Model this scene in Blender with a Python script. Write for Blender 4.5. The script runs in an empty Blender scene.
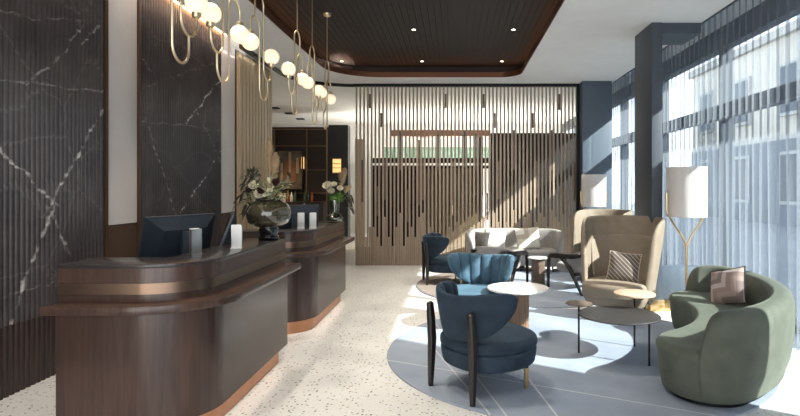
import bpy, bmesh, math, random
from mathutils import Vector, Matrix
R_ = math.radians
PI = math.pi
random.seed(7)
sc = bpy.context.scene
COL = sc.collection

# ------------------------------------------------------------------ calibration (metres; eye at origin, looking +Y)
EYE = 1.6
F = 540.0
def P(px, py, Y):
    return Vector(((px-455)/F*Y, Y, EYE-(py-188)/F*Y))

# ------------------------------------------------------------------ material helpers
MATS = {}
def newmat(name):
    m = bpy.data.materials.new(name); m.use_nodes = True
    nt = m.node_tree
    b = nt.nodes['Principled BSDF']
    MATS[name] = m
    return m, nt, b
def N(nt, t, **kw):
    n = nt.nodes.new(t)
    for k, v in kw.items():
        if k == 'ins':
            for a, c in v.items(): n.inputs[a].default_value = c
        else: setattr(n, k, v)
    return n
def L(nt, a, b): nt.links.new(a, b)
def c4(c): return (c[0], c[1], c[2], 1)
def coords(nt, scale=(1,1,1), rot=(0,0,0), kind='Object', loc=(0,0,0)):
    tc = N(nt, 'ShaderNodeTexCoord'); mp = N(nt, 'ShaderNodeMapping')
    mp.inputs['Scale'].default_value = scale; mp.inputs['Rotation'].default_value = rot; mp.inputs['Location'].default_value = loc
    L(nt, tc.outputs[kind], mp.inputs['Vector'])
    return mp.outputs['Vector']
def geo_pos(nt):
    return N(nt, 'ShaderNodeNewGeometry').outputs['Position']
def ramp(nt, fac, stops, interp='LINEAR'):
    r = N(nt, 'ShaderNodeValToRGB'); r.color_ramp.interpolation = interp
    e = r.color_ramp.elements
    while len(e) < len(stops): e.new(0.5)
    for i, (p, c) in enumerate(stops):
        e[i].position = p; e[i].color = c4(c)
    L(nt, fac, r.inputs['Fac'])
    return r.outputs['Color']
def math_(nt, op, a, b=None, c=None, clamp=False):
    n = N(nt, 'ShaderNodeMath', operation=op, use_clamp=clamp)
    for i, v in enumerate((a, b, c)):
        if v is None: continue
        if hasattr(v, 'is_output'): L(nt, v, n.inputs[i])
        else: n.inputs[i].default_value = v
    return n.outputs[0]
def mixc(nt, fac, a, b):
    n = N(nt, 'ShaderNodeMix', data_type='RGBA')
    for s, v in ((n.inputs[0], fac), (n.inputs[6], a), (n.inputs[7], b)):
        if hasattr(v, 'is_output'): L(nt, v, s)
        else: s.default_value = v if not isinstance(v, tuple) or len(v) == 4 else c4(v)
    return n.outputs[2]
def bump(nt, b, h, strength=.2, dist=.01):
    bn = N(nt, 'ShaderNodeBump', ins={'Strength': strength, 'Distance': dist})
    L(nt, h, bn.inputs['Height']); L(nt, bn.outputs[0], b.inputs['Normal'])

def plain(name, col, rough=.5, metal=0, **kw):
    m, nt, b = newmat(name)
    b.inputs['Base Color'].default_value = c4(col); b.inputs['Roughness'].default_value = rough; b.inputs['Metallic'].default_value = metal
    for k, v in kw.items(): b.inputs[k].default_value = v
    return m
def speck(name, col, rough=.5, metal=0, amt=.12, scale=6, bumpk=0, bscale=200):
    """paint / plaster with slight tonal unevenness"""
    m, nt, b = newmat(name)
    v = coords(nt)
    n = N(nt, 'ShaderNodeTexNoise', ins={'Scale': scale, 'Detail': 5}); L(nt, v, n.inputs['Vector'])
    lo = tuple(x*(1-amt) for x in col); hi = tuple(min(1, x*(1+amt)) for x in col)
    L(nt, ramp(nt, n.outputs[0], [(.3, lo), (.7, hi)]), b.inputs['Base Color'])
    b.inputs['Roughness'].default_value = rough; b.inputs['Metallic'].default_value = metal
    if bumpk:
        n2 = N(nt, 'ShaderNodeTexNoise', ins={'Scale': bscale, 'Detail': 2}); L(nt, v, n2.inputs['Vector'])
        bump(nt, b, n2.outputs[0], bumpk, .003)
    return m
def fabric(name, col, sheen=.4, amt=.15, scale=14, rough=.85, weave=300, tint=None):
    m = speck(name, col, rough, 0, amt, scale, .35, weave)
    b = m.node_tree.nodes['Principled BSDF']
    b.inputs['Sheen Weight'].default_value = sheen; b.inputs['Sheen Roughness'].default_value = .35
    b.inputs['Sheen Tint'].default_value = c4(tint or tuple(min(1, x*2+.1) for x in col))
    b.inputs['Specular IOR Level'].default_value = .2
    return m
def wood(name, c1, c2, rough=.35, scale=(18, 18, .7), metal=0):
    m, nt, b = newmat(name)
    v = coords(nt, scale)
    n = N(nt, 'ShaderNodeTexNoise', ins={'Scale': 3, 'Detail': 8, 'Distortion': .4}); L(nt, v, n.inputs['Vector'])
    v2 = coords(nt, tuple(s*.25 for s in scale))
    n2 = N(nt, 'ShaderNodeTexNoise', ins={'Scale': 2, 'Detail': 3}); L(nt, v2, n2.inputs['Vector'])
    f = math_(nt, 'ADD', math_(nt, 'MULTIPLY', n.outputs[0], .6), math_(nt, 'MULTIPLY', n2.outputs[0], .4))
    L(nt, ramp(nt, f, [(.35, c1), (.65, c2)]), b.inputs['Base Color'])
    b.inputs['Roughness'].default_value = rough
    bump(nt, b, n.outputs[0], .06, .003)
    return m
def emit(name, col, s):
    m, nt, b = newmat(name)
    b.inputs['Base Color'].default_value = c4(col); b.inputs['Emission Color'].default_value = c4(col); b.inputs['Emission Strength'].default_value = s
    return m

# ------------------------------------------------------------------ mesh helpers
def ob_link(name, bm, mat, parent=None, smooth=35, loc=None):
    bmesh.ops.recalc_face_normals(bm, faces=bm.faces)
    if smooth:
        for f in bm.faces: f.smooth = True
        lim = R_(smooth)
        for e in bm.edges:
            if len(e.link_faces) == 2 and e.calc_face_angle(0) > lim: e.smooth = False
    me = bpy.data.meshes.new(name); bm.to_mesh(me); bm.free()
    o = bpy.data.objects.new(name, me); COL.objects.link(o)
    if mat: me.materials.append(mat)
    if parent: o.parent = parent
    if loc: o.location = loc
    return o
def box(bm, x0, x1, y0, y1, z0, z1, bev=0, seg=2):
    b2 = bmesh.new()
    bmesh.ops.create_cube(b2, size=1)
    for v in b2.verts:
        v.co = Vector((x0+(v.co.x+.5)*(x1-x0), y0+(v.co.y+.5)*(y1-y0), z0+(v.co.z+.5)*(z1-z0)))
    if bev: bmesh.ops.bevel(b2, geom=b2.edges[:], offset=bev, segments=seg, affect='EDGES', profile=.5)
    merge(bm, b2)
def merge(bm, b2, M=None):
    if M: bmesh.ops.transform(b2, matrix=M, verts=b2.verts)
    me = bpy.data.meshes.new('tmp'); b2.to_mesh(me); b2.free(); bm.from_mesh(me); bpy.data.meshes.remove(me)
def loft(bm, rings, cap=True, closed=True):
    vs = [[bm.verts.new(p) for p in r] for r in rings]
    n = len(rings[0])
    for a, b in zip(vs, vs[1:]):
        for i in range(n if closed else n-1):
            j = (i+1) % n
            try: bm.faces.new((a[i], a[j], b[j], b[i]))
            except ValueError: pass
    if cap:
        for r in (vs[0], vs[-1]):
            try: bm.faces.new(r)
            except ValueError: pass
    return vs
def lathe(bm, prof, n=32, c=(0,0,0), cap=True):
    rings = [[Vector((c[0]+r*math.cos(2*PI*k/n), c[1]+r*math.sin(2*PI*k/n), c[2]+z)) for k in range(n)] for r, z in prof]
    loft(bm, rings, cap)
def tube(bm, pts, r, n=8, flat=None):
    """round tube along pts; r number or list; flat=(a,b) rectangular section half sizes"""
    pts = [Vector(p) for p in pts]; m = len(pts)
    rr = r if isinstance(r, (list, tuple)) else [r]*m
    rings = []; up = None
    for i, p in enumerate(pts):
        t = (pts[min(i+1, m-1)]-pts[max(i-1, 0)]).normalized()
        if up is None:
            up = Vector((0,0,1)) if abs(t.z) < .9 else Vector((1,0,0))
        s = t.cross(up)
        if s.length < 1e-4: s = t.cross(Vector((0,1,0)))
        s.normalize(); up = s.cross(t).normalized()
        if flat:
            a, b = flat; k = rr[i]
            rings.append([p+s*a*k*q+up*b*k*w for q, w in ((1,.6),(.6,1),(-.6,1),(-1,.6),(-1,-.6),(-.6,-1),(.6,-1),(1,-.6))])
        else:
            rings.append([p+(s*math.cos(2*PI*k/n)+up*math.sin(2*PI*k/n))*rr[i] for k in range(n)])
    loft(bm, rings)
def prism(bm, poly, z0, z1, bev=0):
    b2 = bmesh.new()
    f = b2.faces.new([b2.verts.new((p[0], p[1], z0)) for p in poly])
    ex = bmesh.ops.extrude_face_region(b2, geom=[f])
    for v in ex['geom']:
        if isinstance(v, bmesh.types.BMVert): v.co.z = z1
    bmesh.ops.recalc_face_normals(b2, faces=b2.faces)
    if bev:
        ed = [e for e in b2.edges if abs(e.verts[0].co.z-e.verts[1].co.z) < 1e-6]
        bmesh.ops.bevel(b2, geom=ed, offset=bev, segments=2, affect='EDGES', profile=.5)
    merge(bm, b2)
def ball(bm, c, r, seg=24, rings=14, sc_=(1,1,1)):
    b2 = bmesh.new(); bmesh.ops.create_uvsphere(b2, u_segments=seg, v_segments=rings, radius=r)
    merge(bm, b2, Matrix.Translation(c) @ Matrix.Diagonal((*sc_, 1)))
def superell(a, b, n, p=2.6, c=(0,0)):
    out = []
    for k in range(n):
        t = 2*PI*k/n; ct, st = math.cos(t), math.sin(t)
        out.append((c[0]+a*math.copysign(abs(ct)**(2/p), ct), c[1]+b*math.copysign(abs(st)**(2/p), st)))
    return out
def pad(bm, a, b, z0, z1, rnd, p=2.6, n=48, c=(0,0), taper=0, crown=.015, rb=None):
    """upholstered rounded slab of super-elliptic plan"""
    rb = rnd if rb is None else rb
    prof = []
    for i in range(6):
        t = PI/2*i/5; prof.append((-rb*(1-math.sin(t))-taper, z0+rb*(1-math.cos(t))))
    prof.append((-taper*.3, (z0+z1)/2))
    for i in range(7):
        t = PI/2*i/6; prof.append((-rnd*(1-math.cos(t)), z1-rnd*(1-math.sin(t))))
    for k in (.6, .3, .02): prof.append((-(1-k)*min(a, b) if k < .6 else -rnd-.4*(min(a,b)-rnd), z1+crown*(1-k*k)))
    rings = []
    for d, z in prof:
        rings.append([Vector((x, y, z)) for x, y in superell(max(.002, a+d), max(.002, b+d), n, p, c)])
    loft(bm, rings)
def thing(name, label, cat, loc=(0,0,0), rotz=0, group=None):
    o = bpy.data.objects.new(name, None); COL.objects.link(o); o.empty_display_size = .1
    o.location = loc; o.rotation_euler = (0,0,rotz); o['label'] = label; o['category'] = cat
    if group: o['group'] = group
    return o
def tag(o, label, cat, group=None):
    o['label'] = label; o['category'] = cat
    if group: o['group'] = group
    return o
def struct(name, bm, mat, parent=None, smooth=35):
    o = ob_link(name, bm, mat, parent, smooth)
    if parent is None: o['kind'] = 'structure'
    return o
def dup(root, loc, rotz, label, group=None):
    r = root.copy(); COL.objects.link(r); r.location = loc; r.rotation_euler = (0,0,rotz); r['label'] = label
    if group: r['group'] = group
    for ch in list(root.children):
        c = ch.copy(); COL.objects.link(c); c.parent = r
        for g in ch.children:
            d = g.copy(); COL.objects.link(d); d.parent = c
    return r

# ------------------------------------------------------------------ materials
def mk_marble():
    m, nt, b = newmat('dark_marble')
    pos = geo_pos(nt)
    no = N(nt, 'ShaderNodeTexNoise', ins={'Scale': 2.2, 'Detail': 6, 'Roughness': .65}); L(nt, pos, no.inputs['Vector'])
    sub = N(nt, 'ShaderNodeVectorMath', operation='SUBTRACT'); L(nt, no.outputs['Color'], sub.inputs[0]); sub.inputs[1].default_value = (.5,.5,.5)
    scl = N(nt, 'ShaderNodeVectorMath', operation='SCALE'); L(nt, sub.outputs[0], scl.inputs[0]); scl.inputs['Scale'].default_value = .22
    add = N(nt, 'ShaderNodeVectorMath', operation='ADD'); L(nt, pos, add.inputs[0]); L(nt, scl.outputs[0], add.inputs[1])
    sep = N(nt, 'ShaderNodeSeparateXYZ'); L(nt, add.outputs[0], sep.inputs[0])
    y, z = sep.outputs[1], sep.outputs[2]
    tot = None
    def wp(px, py):
        Y = 3.42*F/(455-px); return Y, EYE-(py-188)/F*Y
    segs = [((0,145),(52,202),1), ((50,206),(106,104),1), ((30,86),(84,26),.55), ((86,40),(105,24),.7), ((0,80),(106,92),.3),
            ((0,12),(105,24),.25), ((8,330),(50,215),1.0), ((50,215),(75,262),.8), ((0,300),(106,262),.25),
            ((140,52),(150,68),.5), ((144,110),(176,212),.45), ((184,208),(222,150),1), ((188,122),(220,80),1), ((140,122),(222,130),.3),
            ((196,108),(220,160),.4), ((142,88),(222,60),.25)]
    for (a, c, w) in segs:
        y0, z0 = wp(*a); y1, z1 = wp(*c)
        dx, dz = y1-y0, z1-z0; ln = math.hypot(dx, dz); dx /= ln; dz /= ln
        d = math_(nt, 'ABSOLUTE', math_(nt, 'ADD', math_(nt, 'MULTIPLY', y, -dz), math_(nt, 'ADD', math_(nt, 'MULTIPLY', z, dx), dz*y0-dx*z0)))
        t = math_(nt, 'ADD', math_(nt, 'MULTIPLY', y, dx), math_(nt, 'ADD', math_(nt, 'MULTIPLY', z, dz), -dx*y0-dz*z0))
        t2 = math_(nt, 'ABSOLUTE', math_(nt, 'SUBTRACT', t, ln/2))
        inside = math_(nt, 'SUBTRACT', 1, math_(nt, 'MULTIPLY', math_(nt, 'SUBTRACT', t2, ln/2), 8), clamp=True)
        v = math_(nt, 'SUBTRACT', 1, math_(nt, 'DIVIDE', d, .009+.008*w), clamp=True)
        v = math_(nt, 'MULTIPLY', math_(nt, 'MULTIPLY', v, inside), w)
        tot = v if tot is None else math_(nt, 'MAXIMUM', tot, v)
    n3 = N(nt, 'ShaderNodeTexNoise', ins={'Scale': 9, 'Detail': 4}); L(nt, pos, n3.inputs['Vector'])
    br = math_(nt, 'MULTIPLY', math_(nt, 'SUBTRACT', n3.outputs[0], .40), 5, clamp=True)
    tot = math_(nt, 'MULTIPLY', tot, br)
    vo = N(nt, 'ShaderNodeTexVoronoi', feature='DISTANCE_TO_EDGE', ins={'Scale': 1.1}); L(nt, add.outputs[0], vo.inputs['Vector'])
    fv = math_(nt, 'MULTIPLY', math_(nt, 'SUBTRACT', 1, math_(nt, 'DIVIDE', vo.outputs[0], .012), clamp=True), .07)
    tot = math_(nt, 'MAXIMUM', tot, fv)
    base = ramp(nt, no.outputs[0], [(.3, (.046,.039,.039)), (.7, (.092,.080,.079))])
    L(nt, mixc(nt, tot, base, (.62,.58,.56)), b.inputs['Base Color'])
    b.inputs['Roughness'].default_value = .22
    return m
marble = mk_marble()
def mk_terrazzo():
    m, nt, b = newmat('terrazzo')
    pos = geo_pos(nt)
    no = N(nt, 'ShaderNodeTexNoise', ins={'Scale': .8, 'Detail': 4}); L(nt, pos, no.inputs['Vector'])
    base = ramp(nt, no.outputs[0], [(.3, (.65,.64,.61)), (.7, (.72,.71,.68))])
    col = base
    for sc_, thr, c in ((26, .24, (.16,.15,.14)), (34, .22, (.40,.36,.30)), (40, .2, (.85,.83,.8)), (17, .15, (.24,.23,.22))):
        v = N(nt, 'ShaderNodeTexVoronoi', ins={'Scale': sc_, 'Randomness': 1}); L(nt, pos, v.inputs['Vector'])
        f1 = math_(nt, 'LESS_THAN', v.outputs['Distance'], thr)
        sp = N(nt, 'ShaderNodeSeparateColor'); L(nt, v.outputs['Color'], sp.inputs[0])
        f = math_(nt, 'MULTIPLY', f1, math_(nt, 'GREATER_THAN', sp.outputs[0], .5))
        col = mixc(nt, f, col, c)
    L(nt, col, b.inputs['Base Color']); b.inputs['Roughness'].default_value = .32
    return m
terrazzo = mk_terrazzo()
def mk_rug():
    m, nt, b = newmat('rug_wool')
    v = coords(nt)
    no = N(nt, 'ShaderNodeTexNoise', ins={'Scale': 1.6, 'Detail': 6}); L(nt, v, no.inputs['Vector'])
    col = ramp(nt, no.outputs[0], [(.3, (.235,.275,.335)), (.7, (.325,.365,.425))])
    sep = N(nt, 'ShaderNodeSeparateXYZ'); L(nt, v, sep.inputs[0])
    tot = None
    for (x0, y0, x1, y1) in ((-1.4,.2,-1.05,-1.0), (-1.25,.5,-.85,-1.25), (-.50,-1.0,-.38,-1.9), (-.5,-1.0,1.0,-1.75)):
        dx, dy = x1-x0, y1-y0; ln = math.hypot(dx, dy); dx /= ln; dy /= ln
        d = math_(nt, 'ABSOLUTE', math_(nt, 'ADD', math_(nt, 'MULTIPLY', sep.outputs[0], -dy), math_(nt, 'ADD', math_(nt, 'MULTIPLY', sep.outputs[1], dx), dy*x0-dx*y0)))
        l = math_(nt, 'LESS_THAN', d, .007)
        tot = l if tot is None else math_(nt, 'MAXIMUM', tot, l)
    L(nt, mixc(nt, math_(nt, 'MULTIPLY', tot, .6), col, (.62,.62,.62)), b.inputs['Base Color'])
    b.inputs['Roughness'].default_value = .95; b.inputs['Specular IOR Level'].default_value = .1
    n2 = N(nt, 'ShaderNodeTexNoise', ins={'Scale': 160, 'Detail': 2}); L(nt, v, n2.inputs['Vector'])
    bump(nt, b, n2.outputs[0], .4, .006)
    return m
rug_m = mk_rug()
white_ceil = speck('ceiling_paint', (.82,.81,.79), .9, 0, .03, 2)
white_wall = speck('wall_paint', (.74,.70,.67), .8, 0, .04, 2)
hall_white = speck('hall_plaster', (.80,.78,.74), .9, 0, .03, 2)
blue_paint = speck('blue_grey_paint', (.085,.112,.145), .55, 0, .06, 3)
dark_blue_paint = speck('column_paint', (.056,.069,.087), .5, 0, .06, 3)
bronze_panel = speck('bronze_panel', (.10,.062,.040), .4, .3, .12, 3)
brown_trim = speck('brown_trim', (.09,.05,.03), .4, .3, .1, 4)
walnut = wood('desk_walnut', (.040,.022,.017), (.072,.041,.031), .25, (14,14,.8))
desk_top_m = wood('desk_top', (.02,.016,.016), (.05,.042,.042), .22, (2,18,18))
dark_wood = wood('dark_stained_wood', (.006,.005,.004), (.016,.011,.009), .35)
ebony = wood('ebony_panel', (.004,.003,.003), (.009,.007,.006), .5)
coffer_wood = wood('coffer_wood', (.007,.005,.005), (.016,.010,.010), .6, (16,1.2,1))
bar_wood = wood('bar_wood', (.012,.007,.005), (.03,.017,.012), .4)
slat_oak = wood('slat_oak', (.46,.35,.22), (.60,.47,.31), .5)
slat_brown = wood('screen_slat_wood', (.30,.225,.16), (.42,.325,.235), .5)
inlay_brown = wood('inlay_wood', (.10,.065,.045), (.17,.12,.085), .5)
copper = speck('copper', (.52,.26,.15), .32, .9, .1, 5)
brass = plain('brass', (.70,.50,.26), .28, 1)
brass_band = plain('brushed_brass', (.21,.145,.105), .3, 1)
gold_tube = plain('satin_gold', (.85,.70,.46), .35, 1)
black_metal = plain('black_metal', (.012,.012,.013), .4, .6)
monitor_m = plain('monitor_plastic', (.018,.026,.038), .35)
screen_m = plain('monitor_glass', (.01,.01,.012), .08)
white_card = plain('white_card', (.8,.8,.78), .5)
steel = plain('brushed_steel', (.55,.54,.52), .35, 1)
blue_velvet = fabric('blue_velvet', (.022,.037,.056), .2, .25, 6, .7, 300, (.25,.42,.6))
sunlit_blue_velvet = fabric('sunlit_blue_velvet', (.05,.098,.142), .5, .25, 6, .65, 300, (.35,.6,.75))  # lighter copy of the blue velvet, sunlight put into its colour
green_velvet = fabric('green_velvet', (.100,.110,.086), .2, .14, 7, .75, 260, (.5,.58,.46))
beige_fab = fabric('beige_leather', (.225,.182,.135), .12, .08, 8, .6, 200)
grey_fab = fabric('grey_bouclé', (.30,.285,.265), .2, .08, 9, .9, 200)
shell_grey = fabric('shell_fabric', (.30,.29,.29), .3, .08, 9, .9, 200)
leather = fabric('tan_leather', (.34,.15,.075), .1, .15, 9, .45, 120)
taupe_rug = fabric('taupe_wool', (.20,.165,.14), .2, .12, 9, .95, 160)
white_top = speck('white_marble_top', (.78,.76,.72), .2, 0, .08, 5)
oak_top = wood('pale_oak', (.42,.30,.20), (.60,.46,.33), .45, (20,2,2))
shade_m, nt, b = newmat('lamp_shade_linen')
b.inputs['Base Color'].default_value = (.82,.79,.76,1); b.inputs['Roughness'].default_value = .9
tr = N(nt, 'ShaderNodeBsdfTranslucent', ins={'Color': (.8,.74,.68,1)}); mx = N(nt, 'ShaderNodeMixShader', ins={0: .3})
L(nt, b.outputs[0], mx.inputs[1]); L(nt, tr.outputs[0], mx.inputs[2]); L(nt, mx.outputs[0], nt.nodes['Material Output'].inputs[0])
def sheer(name, a, col):
    m, nt, b = newmat(name); nt.nodes.remove(b)
    d = N(nt, 'ShaderNodeBsdfDiffuse', ins={'Color': c4(col)}); t = N(nt, 'ShaderNodeBsdfTranslucent', ins={'Color': c4(col)})
    x = N(nt, 'ShaderNodeMixShader', ins={0: .55}); L(nt, d.outputs[0], x.inputs[1]); L(nt, t.outputs[0], x.inputs[2])
    tp = N(nt, 'ShaderNodeBsdfTransparent', ins={'Color': (.96,.98,1,1)})
    v = coords(nt, (60,60,.3)); no = N(nt, 'ShaderNodeTexNoise', ins={'Scale': 1, 'Detail': 3}); L(nt, v, no.inputs['Vector'])
    fac = math_(nt, 'ADD', math_(nt, 'MULTIPLY', math_(nt, 'SUBTRACT', no.outputs[0], .5), .5), a, clamp=True)
    y = N(nt, 'ShaderNodeMixShader'); L(nt, fac, y.inputs[0]); L(nt, x.outputs[0], y.inputs[1]); L(nt, tp.outputs[0], y.inputs[2])
    L(nt, y.outputs[0], nt.nodes['Material Output'].inputs[0])
    return m
sheer_m = sheer('sheer_voile', .62, (.25,.275,.305))
def thin_glass(name, tint, refl=.08):
    m, nt, b = newmat(name); nt.nodes.remove(b)
    t = N(nt, 'ShaderNodeBsdfTransparent', ins={'Color': c4(tint)}); g = N(nt, 'ShaderNodeBsdfGlossy', ins={'Roughness': .02})
    x = N(nt, 'ShaderNodeMixShader', ins={0: refl}); L(nt, t.outputs[0], x.inputs[1]); L(nt, g.outputs[0], x.inputs[2])
    L(nt, x.outputs[0], nt.nodes['Material Output'].inputs[0])
    return m
pane_m = thin_glass('window_glass', (.93,.97,.98), .05)
smoke_glass = plain('smoked_glass', (.07,.06,.035), .04, 0, **{'Transmission Weight': .25, 'Coat Weight': 1.0, 'IOR': 1.6})
clear_glass = thin_glass('clear_vase_glass', (.72,.76,.66), .22)
dark_glass = plain('black_glass', (.01,.01,.012), .05, 0, **{'Coat Weight': 1.0})
globe_m = emit('opal_globe', (1,.82,.58), .58)
led_warm = emit('warm_led', (1,.52,.22), 14)
led_floor = emit('plinth_led', (1,.9,.78), 5)
led_cove = emit('amber_led', (1,.45,.18), 1.8)
led_dot = emit('downlight_led', (1,.85,.65), 6)
sconce_glow = emit('sconce_glow', (1,.60,.22), .8)

# ------------------------------------------------------------------ SETTING
CEIL = 3.747
XL, XR = -3.42, 3.75
bm = bmesh.new(); box(bm, -9, XR+.2, -3.5, 19.2, -.12, 0); struct('floor', bm, terrazzo)
# main ceiling with coffer opening
cx0, cx1, cy0, cy1 = -2.35, 1.25, -2.0, 10.42
def rrect(x0, x1, y0, y1, rl, rr, n=10):
    out = []
    for (cx, cy, r, a0) in ((x1-rr, y0+rr, rr, -90), (x1-rr, y1-rr, rr, 0), (x0+rl, y1-rl, rl, 90), (x0+rl, y0+rl, rl, 180)):
        for i in range(n+1):
            a = R_(a0+90*i/n); out.append((cx+r*math.cos(a), cy+r*math.sin(a)))
    return out
hole = rrect(cx0, cx1, cy0, cy1, .95, .4)
outer = []
X0c, X1c, Y0c, Y1c = -3.2, 3.2, -3.5, 11.2
def ring_slab(bm, outer_, inner_, z0, z1):
    n = len(inner_)
    for z, flip in ((z0, 0), (z1, 1)):
        a = [bm.verts.new((x, y, z)) for x, y in outer_]; b_ = [bm.verts.new((x, y, z)) for x, y in inner_]
        for i in range(n):
            j = (i+1) % n
            bm.faces.new((a[i], a[j], b_[j], b_[i]))
        if z == z0: A, B = a, b_
        else:
            for i in range(n):
                j = (i+1) % n
                bm.faces.new((A[i], A[j], a[j], a[i])); bm.faces.new((B[i], B[j], b_[j], b_[i]))
# outer points matched to hole points; left rear corner rounded
def to_outer(k):
    n = 11; seg, i = divmod(k, n); t = i/(n-1)
    if seg == 0: return (X1c, Y0c) if t > .0 else (X1c-.5, Y0c)
    if seg == 1: return (X1c, Y1c) if t < 1 else (X1c-.5, Y1c)
    if seg == 2:
        a = R_(90+90*t); r = 1.2; return (X0c+r+r*math.cos(a), Y1c-r+r*math.sin(a))
    return (X0c, Y0c+.5) if t < .5 else (X0c, Y0c)
outer = [to_outer(k) for k in range(44)]
bm = bmesh.new(); ring_slab(bm, outer, hole, CEIL, CEIL+.06); bmesh.ops.remove_doubles(bm, verts=bm.verts, dist=1e-5)
struct('ceiling', bm, white_ceil, smooth=0)
# hall ceiling, cove slot tops
bm = bmesh.new(); box(bm, -9, XR+.2, 10.9, 19.2, CEIL+.09, CEIL+.2); box(bm, -9, -2.75, 9.0, 10.9, CEIL+.09, CEIL+.2); o = struct('ceiling_hall', bm, hall_white, smooth=0)
bm = bmesh.new(); box(bm, -3.6, -3.0, -3.5, 9.0, CEIL+.22, CEIL+.3); box(bm, 3.0, XR+.25, -3.5, 11.4, CEIL+.12, CEIL+.2); struct('ceiling_slot', bm, white_ceil, smooth=0)
# coffer: cavity wider than the opening, timber soffit, copper lip
bm = bmesh.new(); box(bm, cx0-.3, cx1+.3, cy0-.3, cy1+.3, 4.0, 4.06); cf = struct('ceiling_coffer', bm, coffer_wood, smooth=0)
bm = bmesh.new()
for i in range(46):
    x = cx0-.25+i*(cx1-cx0+.5)/45
    box(bm, x-.043, x+.043, cy0-.25, cy1+.25, 3.985, 4.0)
ob_link('soffit_boards', bm, coffer_wood, cf, 0)
bm = bmesh.new()
big = rrect(cx0-.2, cx1+.2, cy0-.2, cy1+.2, 1.1, .55)
n = len(hole)
loft(bm, [[Vector((x, y, z)) for x, y in big] for z in (CEIL+.06, 4.0)], cap=False)
ob_link('cavity_wall', bm, coffer_wood, cf)
bm = bmesh.new()
inn = rrect(cx0+.015, cx1-.015, cy0+.015, cy1-.015, .94, .39)
loft(bm, [[Vector((x, y, z)) for x, y in pl] for pl, z in ((hole, CEIL-.012), (inn, CEIL-.012), (inn, CEIL+.085), (hole, CEIL+.085), (hole, CEIL-.012))], cap=False)
ob_link('copper_lip', bm, plain('coffer_lip', (.20,.085,.045), .35, .6), cf)
bm = bmesh.new()
l0 = rrect(cx0-.10, cx1+.10, cy0-.10, cy1+.10, 1.02, .47); l1 = rrect(cx0-.12, cx1+.12, cy0-.12, cy1+.12, 1.03, .48)
loft(bm, [[Vector((x, y, z)) for x, y in pl] for pl, z in ((l0, CEIL+.062), (l0, CEIL+.08), (l1, CEIL+.08), (l1, CEIL+.062))], cap=False)
ob_link('cove_light_strip', bm, led_cove, cf)
# black shadow-gap trim running from the left wall round to the screen head
path = [(-3.21, 8.1), (-3.21, 10.0)]
for i in range(13):
    a = R_(180-90*i/12); path.append((-3.21+1.2+1.2*math.cos(a), 10.0+1.2*math.sin(a)-.03))
path.append((2.55, 11.17))
bm = bmesh.new(); tube(bm, [(x, y, CEIL-.02) for x, y in path], 1, flat=(.03, .04)); struct('trim_1', bm, black_metal)

# left wall and its panels
bm = bmesh.new(); box(bm, XL-.2, XL-.06, -3.5, 10.02, 0, CEIL+.3); wl = struct('wall_left', bm, white_wall, smooth=0)
def flutes(bm, y0, y1, z0, z1, pitch, x, dep, seg=6):
    nrib = max(1, round((y1-y0)/pitch)); p = (y1-y0)/nrib
    pts = []
    for i in range(nrib):
        for k in range(seg):
            t = k/seg; pts.append((x-dep+dep*abs(math.sin(PI*t))**.6, y0+(i+t)*p))
    pts.append((x-dep, y1))
    lo = [bm.verts.new((a, b_, z0)) for a, b_ in pts]; hi = [bm.verts.new((a, b_, z1)) for a, b_ in pts]
    for i in range(len(pts)-1): bm.faces.new((lo[i], lo[i+1], hi[i+1], hi[i]))
    bk0 = bm.verts.new((x-.06, y0, z0)); bk1 = bm.verts.new((x-.06, y1, z0)); bk2 = bm.verts.new((x-.06, y1, z1)); bk3 = bm.verts.new((x-.06, y0, z1))
    bm.faces.new((lo[0], bk0, bk3, hi[0])); bm.faces.new((lo[-1], bk1, bk2, hi[-1]))
    bm.faces.new([bk0, bk1]+lo[::-1]); bm.faces.new([bk3, bk2]+hi[::-1])
bm = bmesh.new(); flutes(bm, .5, 5.275, .545, CEIL+.2, .053, XL, .026); ob_link('fluted_marble_panel', bm, marble, wl, 60)
bm = bmesh.new(); flutes(bm, 5.87, 7.92, .545, CEIL+.2, .053, XL, .026); ob_link('fluted_marble_panel', bm, marble, wl, 60)
for y0, y1 in ((.5, 5.275), (5.87, 7.92)):
    bm = bmesh.new(); flutes(bm, y0, y1, 0, .543, .053, XL, .026); ob_link('fluted_timber_base', bm, wood('base_timber', (.020,.010,.008), (.045,.024,.018), .35), wl, 60)
for y0, y1 in ((5.312, 5.83), (7.95, 8.42)):
    bm = bmesh.new(); box(bm, XL-.06, XL-.012, y0, y1, 1.23, CEIL+.2, .004); ob_link('white_panel', bm, white_wall, wl)
    bm = bmesh.new(); box(bm, XL-.06, XL-.022, y0, y1, 0, 1.228); ob_link('bronze_panel', bm, bronze_panel, wl)
for y0, y1 in ((5.275, 5.312), (5.83, 5.868)):
    bm = bmesh.new(); box(bm, XL-.06, XL+.012, y0, y1, 0, CEIL+.2); ob_link('corner_trim', bm, brown_trim, wl)
bm = bmesh.new(); box(bm, XL-.06, XL, 8.44, 10.02, 0, CEIL+.02); ob_link('slat_backing', bm, wood('slat_back', (.06,.042,.028), (.1,.07,.05)), wl)
bm = bmesh.new()
y = 8.46
while y < 10.0:
    box(bm, XL-.005, XL+.05, y, y+.095, .42, CEIL-.02); y += .14
ob_link('oak_slats', bm, slat_oak, wl, 0)
bm = bmesh.new(); box(bm, XL, XL+.04, 8.44, 10.02, .30, .42); box(bm, XL, XL+.03, 8.44, 10.02, 0, .30); ob_link('slat_plinth', bm, bar_wood, wl, 0)
bm = bmesh.new(); box(bm, XL+.03, XL+.06, 5.9, 7.9, CEIL+.10, CEIL+.125); ob_link('cove_light_strip', bm, led_warm, wl, 0)
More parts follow.
